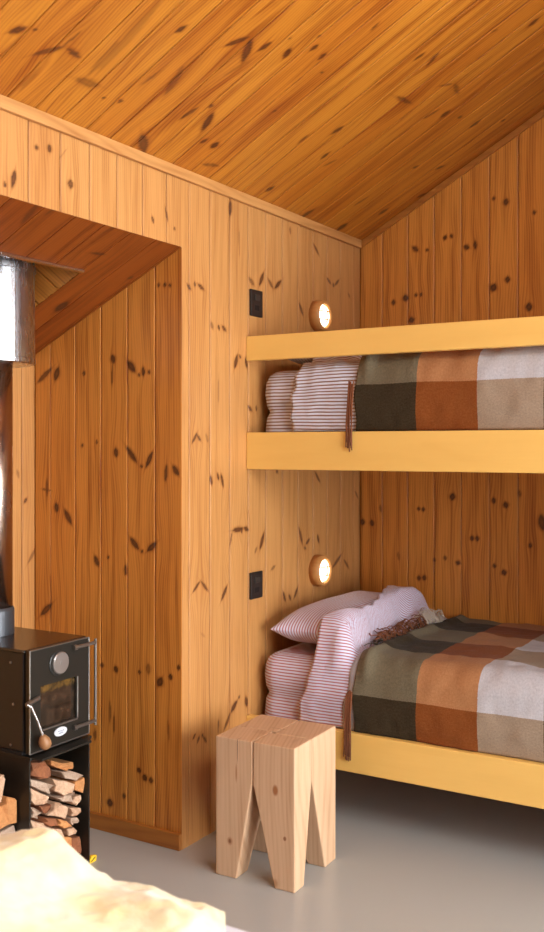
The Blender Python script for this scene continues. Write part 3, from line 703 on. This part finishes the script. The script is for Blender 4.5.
# ---- lower duvet
LH, LT, UH, UT = .3395, .556, 1.3225, 1.546
PLOW = make_pillow((.192, .805, .633), .147, .366, .072, (0, 0, math.radians(2)), M['stripe_red'], 'plump pink striped pillow at the head of the lower bunk, under the lit lamp')
PUP = make_pillow((.200, .86, 1.592), .150, .335, .040, (0, 0, math.radians(1)), M['stripe_brown'], 'brown striped pillow behind the guard rail of the upper bunk', seed=5)
hl = heap(PLOW, LT, 2, 4, lambda x, y: .008+.006*math.exp(-((x-.31)/.06)**2-((y-1.06)/.10)**2))
bump_lower = lambda x, y: hl(x, y)+.060*math.exp(-((x-.365)/.045)**2-((y-1.04)/.16)**2)*sstep(.46, .38, x)
DL = Drape(LH, LT, bump_lower)
def edge_low(d):
    y, z, ny, nz = DL.base(d)
    if nz < .01: return .192+.045*sstep(.34, .54, z)
    if nz < .999: return .237+.02*nz
    return .257+.07*sstep(.43, .60, y)-.09*sstep(.65, 1.1, y)
OD, OB = .012, .025
b = MB(); smax = DL.s_of_y(1.235); ds = [smax*i/110 for i in range(111)]; ts = [i/56 for i in range(57)]
def xl(t, d): e = edge_low(d)+.004*math.sin(d*70); return e+(.70-e)*t
b.grid(lambda t, d: DL.pt(xl(t, d), d, OD), ts, ds, lambda t, d: (xl(t, d)+1, d+.001+.02*nz3(xl(t, d)*3, d*2, 1)))
arc_uv(b, len(ts), len(ds))
dv = tag(b.build('duvet', M['stripe_red'], smooth=True, solid=.009, flipcheck=False), 'pink striped duvet folded over the lower bunk pillow', 'duvet')
def hem_strip(D, x0, x1, smx, off):
    b = MB(); ds = [smx*i/50 for i in range(51)]
    b.grid(lambda t, d: D.pt(x0(d)+(x1(d)-x0(d))*t, d, off), [i/6 for i in range(7)], ds)
    return b
hs = hem_strip(DL, lambda d: .362+.03*sstep(.0, .22, d)+.003*math.sin(d*60), lambda d: .46, DL.s_of_y(.49), OD+.0030)
hs.build('turned_hem', M['lining'], dv, smooth=True, solid=.003, flipcheck=False)['label'] = 'plain pale turned hem'

# ---- upper duvet
bu = heap(PUP, UT, 2, 4, lambda x, y: .009)
DU = Drape(UH, UT, bu)
smu = DU.s_of_y(1.235)
def edge_up(d): return .163+.022*sstep(.02, .25, d)+.005*math.sin(d*95)+.003*math.sin(d*41)
def xu(t, d): e = edge_up(d); return e+(.70-e)*t
b = MB(); ds = [smu*i/100 for i in range(101)]
b.grid(lambda t, d: DU.pt(xu(t, d), d, OD), ts, ds, lambda t, d: (xu(t, d)+1, d+.001+.016*math.sin(t*5)))
arc_uv(b, len(ts), len(ds))
du_ = tag(b.build('duvet', M['stripe_brown'], smooth=True, solid=.009, flipcheck=False), 'brown and white striped duvet on the upper bunk', 'duvet')

# ---- checked wool blankets
def make_blanket(D, edge, smx, zrow, label, parts):
    d0 = zrow-D.zh
    b = MB(); n = 150; ds = [smx*i/n for i in range(n+1)]; tx = [(i/120)**1.25 for i in range(121)]
    XB = 1.86
    def X(t, d): e = edge(d); return e+(XB-e)*t
    def uvf(t, d):
        x = X(t, d); return (max((x-.428)*1.02+.006*nz3(d*5, x*3, 2), .002), (d-d0)*1.0+.205*3+.006*nz3(x*5, d*3, 7))
    def roll(x, d):                                                  # the thick turned edge at the head end
        nz = D.base(d)[3]; return .016*math.exp(-((x-edge(d)-.030)/.022)**2)*nz
    b.grid(lambda t, d: D.pt(X(t, d), d, OB+roll(X(t, d), d)), tx, ds, uvf)
    o = tag(b.build('wool_blanket', M['plaid'], smooth=True, solid=.006, flipcheck=False), label, 'blanket')
    for nm, mat, spots in parts:
        f = MB()
        for (pts, r) in spots: f.tube(pts, r, 5)
        f.build(nm, M[mat], o, smooth=True)
    return o
def lying(D, edge, dlo, dhi, n, lmin, lmax, rnd, lift=.012):
    out = []
    for i in range(n):
        d = dlo+(dhi-dlo)*(i+rnd.random())/n; x = edge(d)+.016; L = rnd.uniform(lmin, lmax); sw = rnd.uniform(-.6, .6); k2 = .6+.8*rnd.random()
        pts = []
        for k in range(7):
            t = k/6; xx = x-L*t*math.cos(sw); dd = d+L*t*math.sin(sw)+.012*math.sin(t*5+i)
            p = D.pt(xx, dd, OB+.004); h = lift*math.sin(t*math.pi*.85+.25)*k2
            pts.append((p[0], p[1], p[2]+h))
        out.append((pts, .0017))
    return out
def hanging(x0, n, z0, z1, y, rnd, sp=.012):
    out = []
    for i in range(n):
        x = x0+rnd.uniform(-sp, sp); zb = z1+rnd.uniform(-.015, .02); yy = y-rnd.uniform(0, .004)
        out.append(([(x+.004, yy+.001, z0+rnd.uniform(-.01, .01)), (x, yy-.001, z0*.66+zb*.34), (x-.002+rnd.uniform(-.004, .004), yy, z0*.33+zb*.67), (x+rnd.uniform(-.006, .006), yy-.001, zb)], .0021))
    return out
def edge_lb(d):
    y, z, ny, nz = DL.base(d)
    return .409+.004*math.sin(d*40)+(.02*sstep(.7, 1.2, y)+.008*nz3(y*9, 1, 1))*nz
rn = random.Random(3)
sy = DL.s_of_y
make_blanket(DL, edge_lb, sy(1.245), .462, 'olive, rust and beige checked wool blanket with a fringe on the lower bunk',
    [('fringe', 'fringe_dark', lying(DL, edge_lb, sy(.52), sy(.96), 60, .02, .045, rn)), ('fringe', 'fringe_brown', lying(DL, edge_lb, sy(.58), sy(.97), 62, .03, .065, rn, .030)),
     ('fringe', 'fringe_cream', lying(DL, edge_lb, sy(.95), sy(1.12), 44, .03, .06, rn, .034)), ('tassel', 'fringe_brown', hanging(.400, 16, .47, .262, .3655, rn, .011))])
def edge_ub(d): return .414+.004*math.sin(d*40)
sy = DU.s_of_y
make_blanket(DU, edge_ub, sy(1.245), 1.474, 'olive, rust and beige checked wool blanket with a fringe on the upper bunk',
    [('fringe', 'fringe_dark', lying(DU, edge_ub, sy(.50), sy(.95), 70, .02, .04, rn, .006)), ('tassel', 'fringe_brown', hanging(.408, 16, 1.475, 1.268, .3655, rn, .010))])

# ------------------------------------------------------------------ wood stove
SX, SY0, SY1 = -.1226, -.5355, -.291; SB = -.50
def make_stove():
    r = thing('wood_stove', 'small black steel wood stove on an open log store, in the boarded niche', 'stove', ((SX+SB)/2, (SY0+SY1)/2, 0))
    bx = lambda a, b, nm, mat, bev=.002, par=r: MB().box(a, b).build(nm, mat, par, bevel=bev)
    bx((SB, SY0+.002, .424), (SX-.026, SY1-.002, .700), 'firebox', M['steel_black'], .004)
    bx((SB-.004, SY0-.003, .7005), (SX-.018, SY1+.003, .708), 'top_plate', M['top_steel'], .002)
    # door: a plate with a window opening
    wy0, wy1, wz0, wz1 = -.494, -.345, .480, .602
    b = MB(); X0, X1 = SX-.016, SX; d0, d1, e0, e1 = SY0+.001, SY1-.004, .423, .707
    b.box((X0, d0, e0), (X1, wy0, e1)); b.box((X0, wy1, e0), (X1, d1, e1)); b.box((X0, wy0, e0), (X1, wy1, wz0)); b.box((X0, wy0, wz1), (X1, wy1, e1))
    door = b.build('door', M['door_steel'], r)
    b = MB(); k = .0035
    for (a, c) in (((X1-.003, d0-k/2, e0), (X1+.0015, d0+k/2, e1)), ((X1-.003, d1-k/2, e0), (X1+.0015, d1+k/2, e1)), ((X1-.003, d0, e1-k/2), (X1+.0015, d1, e1+k/2)), ((X1-.003, d0, e0-k/2), (X1+.0015, d1, e0+k/2))): b.box(a, c)
    b.build('door_edge', M['edge_steel'], door, bevel=.001)
    MB().box((X0+.001, wy0-.004, wz0-.004), (X0+.005, wy1+.004, wz1+.004)).build('door_glass', M['glass_soot'], door)
    b = MB()
    b.box((X1-.006, wy0, wz0-.004), (X1+.002, wy1, wz0+.001)); b.box((X1-.006, wy1-.001, wz0), (X1+.002, wy1+.003, wz1))
    b.build('window_lip', M['edge_steel'], door, bevel=.001)
    gy, gz = -.420, .655
    MB().lathe([(.036, 0), (.036, .003), (.034, .004)], (X1, gy-.005, gz), (1, 0, 0), 40).build('dial_backing', M['steel_black'], door, smooth=False)
    dl = MB().lathe([(.0315, .003), (.0315, .0075), (.029, .010), (.006, .0105), (.006, .013), (.0001, .0132)], (X1, gy, gz), (1, 0, 0), 40).build('air_dial', M['dial'], door)
    ey, ez = -.4165, .4585
    b = MB(); n = 36; b.prism([(X1+.0002, ey+.025*math.cos(2*math.pi*i/n), ez+.0125*math.sin(2*math.pi*i/n)) for i in range(n)], (.003, 0, 0))
    b.build('badge', M['enamel'], door)
    b = MB()
    for row, (yy, ww) in enumerate(((.002, .012), (-.004, .009))):
        pts = [(X1+.0035, ey-ww+2*ww*i/14, ez+yy+.0016*math.sin(i*2.1+row)) for i in range(15)]
        b.tube(pts, .0006, 5)
    b.build('badge_mark', M['enamel_ink'], door)
    for z in (.6885, .4565):
        MB().tube([(X1+.006, -.362, z), (X1+.006, -.274, z)], .0055, 12).build('hinge_pin', M['edge_steel'], door)
        MB().lathe([(.008, -.006), (.008, .006)], (X1+.006, -.362, z), (0, 1, 0), 16).build('hinge_knuckle', M['edge_steel'], door)
    MB().tube([(X1+.006, -.2735, .700), (X1+.006, -.2735, .444)], .0042, 12).build('hinge_rod', M['edge_steel'], door)
    # catch and handle
    MB().tube([(X1+.004, -.505, .5735), (X1+.010, -.5555, .5655)], .007, 12).build('catch', M['edge_steel'], door)
    MB().tube([(X1+.012, -.556, .566), (X1+.018, -.547, .560), (X1+.024, -.530, .520), (X1+.028, -.512, .472)], .0036, 12).build('handle_rod', M['chrome'], door)
    b = MB(); c0 = Vector((X1+.028, -.5145, .476)); ax = Vector((.002, .010, -.030)).normalized()
    b.lathe([(.005, 0), (.009, .004), (.0155, .014), (.0172, .024), (.0160, .033), (.011, .040), (.004, .0425)], c0, ax, 24); kb = b.build('handle_knob', M['knobwood'], door, smooth=True); kb['label'] = 'turned wooden knob'
    # ledge and log store
    bx((SB, SY0-.002, .4065), (SX+.006, SY1+.002, .4155), 'shelf_plate', M['door_steel'], .0015)
    bx((SB, SY0, .4155), (SX-.03, SY1, .424), 'spacer', M['soot'], 0)
    b = MB().prism([(SX+.006, SY0+.001, .4165), (SX+.036, SY0+.012, .4135), (SX+.036, SY1-.032, .4135), (SX+.006, SY1-.014, .4165)], (0, 0, -.006))
    b.build('ash_lip', M['door_steel'], r, bevel=.001)
    for y in (SY0, SY1-.004):
        bx((SB, y, 0), (SX, y+.004, .4065), 'side_panel', M['door_steel'], .001)
    bx((SB, SY0+.004, 0), (SB+.004, SY1-.004, .4065), 'back_panel', M['soot'], 0)
    bx((SB+.004, SY0+.004, .0), (SX-.005, SY1-.004, .005), 'base_plate', M['soot'], 0)
    for (x, z) in ((SX-.075, .668), (SX-.065, .553), (SX-.075, .438), (SB+.1, .6)):
        MB().lathe([(.004, 0), (.004, .0015), (.002, .003)], (x, SY0+.002, z), (0, -1, 0), 12).build('rivet', M['edge_steel'], r)
make_stove()
# flue
FX, FY = -.408, -.413
zsb, zst = 1.522, 1.825
fl = thing('flue_pipe', 'round stove pipe with a wide bright metal sleeve, rising from the stove', 'flue pipe', (FX, FY, .7085))
MB().lathe([(.070, .7085), (.070, .782), (.066, .790), (.062, .790)], (FX, FY, 0), (0, 0, 1), 48).build('collar', M['iron'], fl, smooth=False)
MB().lathe([(.0648, .7095), (.0648, zsb+.05)], (FX, FY, 0), (0, 0, 1), 48).build('pipe', M['pipe'], fl, smooth=True)
MB().lathe([(.0665, zsb-.004), (.128, zsb-.004), (.1325, zsb), (.1325, zsb+.012), (.1305, zsb+.014), (.1305, zst-.030), (.1335, zst-.028), (.1335, zst-.012), (.1305, zst-.010), (.1305, zst), (.1265, zst+.002)], (FX, FY, 0), (0, 0, 1), 64).build('sleeve', M['galv'], fl)
MB().lathe([(.126, zst+.0025), (.070, zst+.030)], (FX, FY, 0), (0, 0, 1), 48).build('cone', M['galv'], fl, smooth=True)

# ------------------------------------------------------------------ firewood
def log(poly, x, length, mat, label, group, shear=(0, 0), shrink=.94, ylim=(SY0+.0062, SY1-.0062)):
    """poly: outline of the sawn/split end in the photo's sight, laid on the plane X = x."""
    P = [onX(x, *p) for p in poly]; c = sum(P)/len(P); P = [c+(p-c)*.985 for p in P]
    Q = []; rj = random.Random(len(label)*13+len(poly))
    for i, p in enumerate(P):                                       # split ends are never straight
        q = P[(i+1) % len(P)]; m = (p+q)/2; Q += [p, m+(c-m)*rj.uniform(-.01, .16)]
    P = Q
    P = [np.array((p[0], min(max(p[1], ylim[0]), ylim[1]), min(max(p[2], .0056), .403))) for p in P]; c = sum(P)/len(P)
    n = len(P)
    rr = random.Random(len(label)*7+int(x*1000))
    front = [p + np.array((rr.uniform(-.007, .007), 0, 0)) for p in P]
    mid = [c + (p-c)*rr.uniform(.94, 1.0) + np.array((-length*.5, 0, 0)) for p in P]
    back = [c + (p-c)*shrink + np.array((-length, shear[0], shear[1])) for p in P]
    b = MB(); vs = front+mid+back
    fs = [list(range(n))[::-1], list(range(2*n, 3*n))] + [(k*n+i, k*n+(i+1) % n, (k+1)*n+(i+1) % n, (k+1)*n+i) for k in (0, 1) for i in range(n)]
    b.add(vs, fs); o = b.build('split_log', M[mat], bevel=.002, seg=1)
    return tag(o, label, 'firewood', group)
G1 = 'split logs in the store under the stove'
X1 = -.150
LOGS = [
 ([(49,760),(65,764),(74,762),(73,769),(66,771),(50,765)], 'log_orange', 'slim orange split log lying uppermost in the log store'),
 ([(32,763),(46,761),(52,768),(53,777),(40,780),(31,776)], 'log_brown', 'reddish bark-sided log at the top left of the log store'),
 ([(60,772),(72,771),(86,774.5),(77,781),(66,779)], 'log_grey', 'flat pale grey split log just under the uppermost orange one'),
 ([(76,782),(86.5,776),(86,789),(83,793),(75,790)], 'log_orange', 'blocky tan log with a square end at the right side of the log store'),
 ([(31,779.5),(42,781.5),(53,785),(52,795),(40,791),(31,786)], 'log_grey', 'pale pinkish grey split log near the left panel, second from the top'),
 ([(54,779),(64,780.5),(74,784),(72,793),(63,796),(54,791)], 'log_pale', 'light tan split log in the middle of the log store, under the flat grey one'),
 ([(31,788),(39,792),(50,797),(48,804),(36,806),(31,801)], 'log_pale', 'tan split log low against the left panel of the store, with a rough end'),
 ([(66,796),(72,794),(76,792),(73,802),(63,802),(58,798.5)], 'log_grey', 'dull grey split log right of the middle, above the large pale wedge'),
 ([(74,797),(80,794.5),(80.5,802),(76,806),(73,804)], 'log_pale', 'small pale log end at the right, under the square-ended one'),
 ([(56,802.5),(60,802.5),(66,806),(69,808),(66,820),(57,817),(48,816)], 'log_pale', 'large pale wedge-shaped log in the middle of the log store'),
 ([(71,808),(81,808),(80,815),(72,817)], 'log_pale', 'flat pale log end right of the large pale wedge'),
 ([(31,807),(36,808),(42,813),(37,819),(31,818)], 'log_grey', 'small grey log end touching the left panel, beside the large wedge'),
 ([(40,806),(47,805.5),(52,804),(47,814),(43,813)], 'log_brown', 'dark brown sliver of log left of the large pale wedge'),
 ([(46,818),(57,818.5),(58,825),(50,827),(44,823)], 'log_brown', 'red-brown log lying under the large pale wedge'),
 ([(59,819),(69,821.5),(72,826),(64,829),(58,825.5)], 'log_orange', 'orange log end low in the middle of the log store'),
 ([(71,818.5),(79,817.5),(78,823),(72,825.5)], 'log_grey', 'narrow pale grey log end low on the right, under the flat pale one'),
 ([(31,820),(43,823),(50,828),(47,838),(32,836)], 'log_pale', 'pale log half hidden by the fleece at the lower left of the store'),
 ([(67,829),(75,827),(76,834),(68,836)], 'log_pale', 'square pale log end at the lower right of the store'),
 ([(51,828),(63,829.5),(62,842),(50,840)], 'log_pale', 'pale log just above the peak of the fleece'),
 ([(62,836),(71,837),(71,852),(64,850)], 'log_orange', 'orange upright log end at the lower right, above the fleece'),
 ([(72,838),(79,836),(85,842),(84,854),(73,854)], 'log_brown', 'dark bark log in shadow low against the right panel'),
 ([(70,855),(85,855),(87,872),(74,871)], 'log_brown', 'dark bark log lowest in the store, by the right panel'),
]
for i, (poly, mat, lab) in enumerate(LOGS):
    log(poly, X1+(.012*((i*5) % 4)/3), .25, mat, lab, G1, shear=(.0, 0), shrink=.93)
G2 = 'split logs piled left of the stove'
log([(-14,783),(-6,777),(5,774.5),(7.5,779),(1,803),(-13,806)], -.17, .26, 'log_pale', 'tan split log on top of the pile left of the stove', G2, ylim=(-2, SY0-.004))
log([(-12,811),(3,806),(9,797),(20,799),(17,823),(1,830),(-12,829)], -.165, .26, 'log_orange', 'broad orange split log in the pile left of the stove', G2, ylim=(-2, SY0-.004))
log([(-12,831),(1,832),(17,825),(22,838),(18,850),(-10,852)], -.17, .26, 'log_grey', 'grey split log below the broad orange one, left of the stove', G2, ylim=(-2, SY0-.004))

log([(-12,855),(2,854),(19,853),(23,862),(20,884),(-11,886)], -.168, .26, 'log_pale', 'tan split log second from the bottom of the pile left of the stove', G2, ylim=(-2, SY0-.004))
log([(-13,890),(4,889),(21,888),(26,900),(25,960),(-13,960)], -.172, .26, 'log_brown', 'thick bark-brown log at the bottom of the pile left of the stove', G2, ylim=(-2, SY0-.004))

# small yellow clip on the floor beside the store
p = onZ(0.0, 92.5, 862); cy = float(p[1])
b = MB()
b.prism([(p[0]-.006, cy-.016, .0004), (p[0]-.006, cy+.012, .0004), (p[0]-.006, cy+.016, .017), (p[0]-.006, cy-.004, .022), (p[0]-.006, cy-.016, .012)], (.010, 0, 0))
yl = b.build('yellow_clip', M['yellow'], bevel=.001); tag(yl, 'tiny yellow plastic clip on the floor beside the log store', 'clip')
MB().tube([(p[0]+.0045, cy-.010, .006), (p[0]+.0045, cy+.008, .014)], .0014, 6).build('slot', M['black_hole'], yl)

# ------------------------------------------------------------------ daybed and fleece in the foreground
zd = .50
E0 = onZ(zd, 232, 919); YD = float(E0[1])
db = thing('daybed', 'white-sheeted daybed in the near foreground, mostly under the cream fleece', 'daybed', (.9, YD-.45, 0))
x0d, x1d, y0d = .32, 2.30, YD-.92
MB().box((x0d, y0d, .30), (x1d, YD, zd)).build('mattress', M['sheet'], db, bevel=.03, seg=4)
MB().box((x0d, y0d, .22), (x1d, YD-.005, .30)).build('frame', M['trimx'], db, bevel=.003)
for x in (x0d+.03, x1d-.09):
    for y in (y0d+.03, YD-.09):
        MB().box((x, y, 0), (x+.06, y+.06, .22)).build('leg', M['trimx'], db, bevel=.003)
sil = [(-60,846),(0,838),(18,832),(35,829),(50,832),(62,844),(75,862),(88,881),(98,891),(115,896),(140,899),(165,905),(185,912),(202,919),(214,928),(222,940),(230,956)]
YRG = YD-.075
ridge = [onY(YRG, *q) for q in sil]
rx = [q[0] for q in ridge]; rz = [max(q[2], zd+.006) for q in ridge]
def fleece(x, y):
    zr = float(np.interp(x, rx, rz)); k = y-YRG
    if k > 0:
        h = zr-(zr-(zd+.004))*sstep(0, .085+.06*(zr-zd), k)
    else:
        base = zd+.004+(.026+.085*math.exp(-((x-.75)/.35)**2))*sstep(.0, .42, rx[-1]-x)
        h = base+(zr-base)*math.exp(-(k/.16)**2)
    return h
b = MB()
XE_ = float(onY(YRG, 225, 932)[0]); xs = [rx[0]+(XE_-rx[0])*i/150 for i in range(151)]; ys = [YRG-.60+(.60+.083)*i/110 for i in range(111)]
def fl_pt(x, y):
    e = min(1, (xs[-1]-x)/.05)
    lump = .006*nz3(x*13, y*13, 1)+.003*nz3(x*38, y*38, 4)
    return (x-.677*max(y-YRG, 0)*min(1, max(0, (x-xs[0])/(xs[-1]-xs[0])))**3, y+.008*nz3(x*20, 1, 2), zd+.003+(fleece(x, y)-zd+lump)*max(e, 0)**.5)
b.grid(fl_pt, xs, ys)
fo = tag(b.build('fleece_throw', M['fleece'], smooth=True, flipcheck=False), 'fluffy cream yellow fleece throw heaped on the daybed in the foreground', 'throw')

# ------------------------------------------------------------------ camera
cd = bpy.data.cameras.new('camera'); cam = bpy.data.objects.new('camera', cd); C.objects.link(cam)
cam.location = tuple(CAM); cam.rotation_euler = (math.radians(90), 0, TH)
cd.sensor_fit = 'VERTICAL'; cd.sensor_height = 36.0; cd.lens = 36.0*F/932
cd.shift_x = 0; cd.shift_y = (HY-466)/932
cd.clip_start = .05
cd.dof.use_dof = True; cd.dof.focus_distance = 3.1; cd.dof.aperture_fstop = 4.0
sc = bpy.context.scene; sc.camera = cam
sc.view_settings.view_transform = 'Standard'; sc.view_settings.look = 'None'; sc.view_settings.gamma = 1
sc.view_settings.use_curve_mapping = False; sc.view_settings.exposure = 0.25
sc.cycles.max_bounces = 10; sc.cycles.diffuse_bounces = 7; sc.cycles.transparent_max_bounces = 8
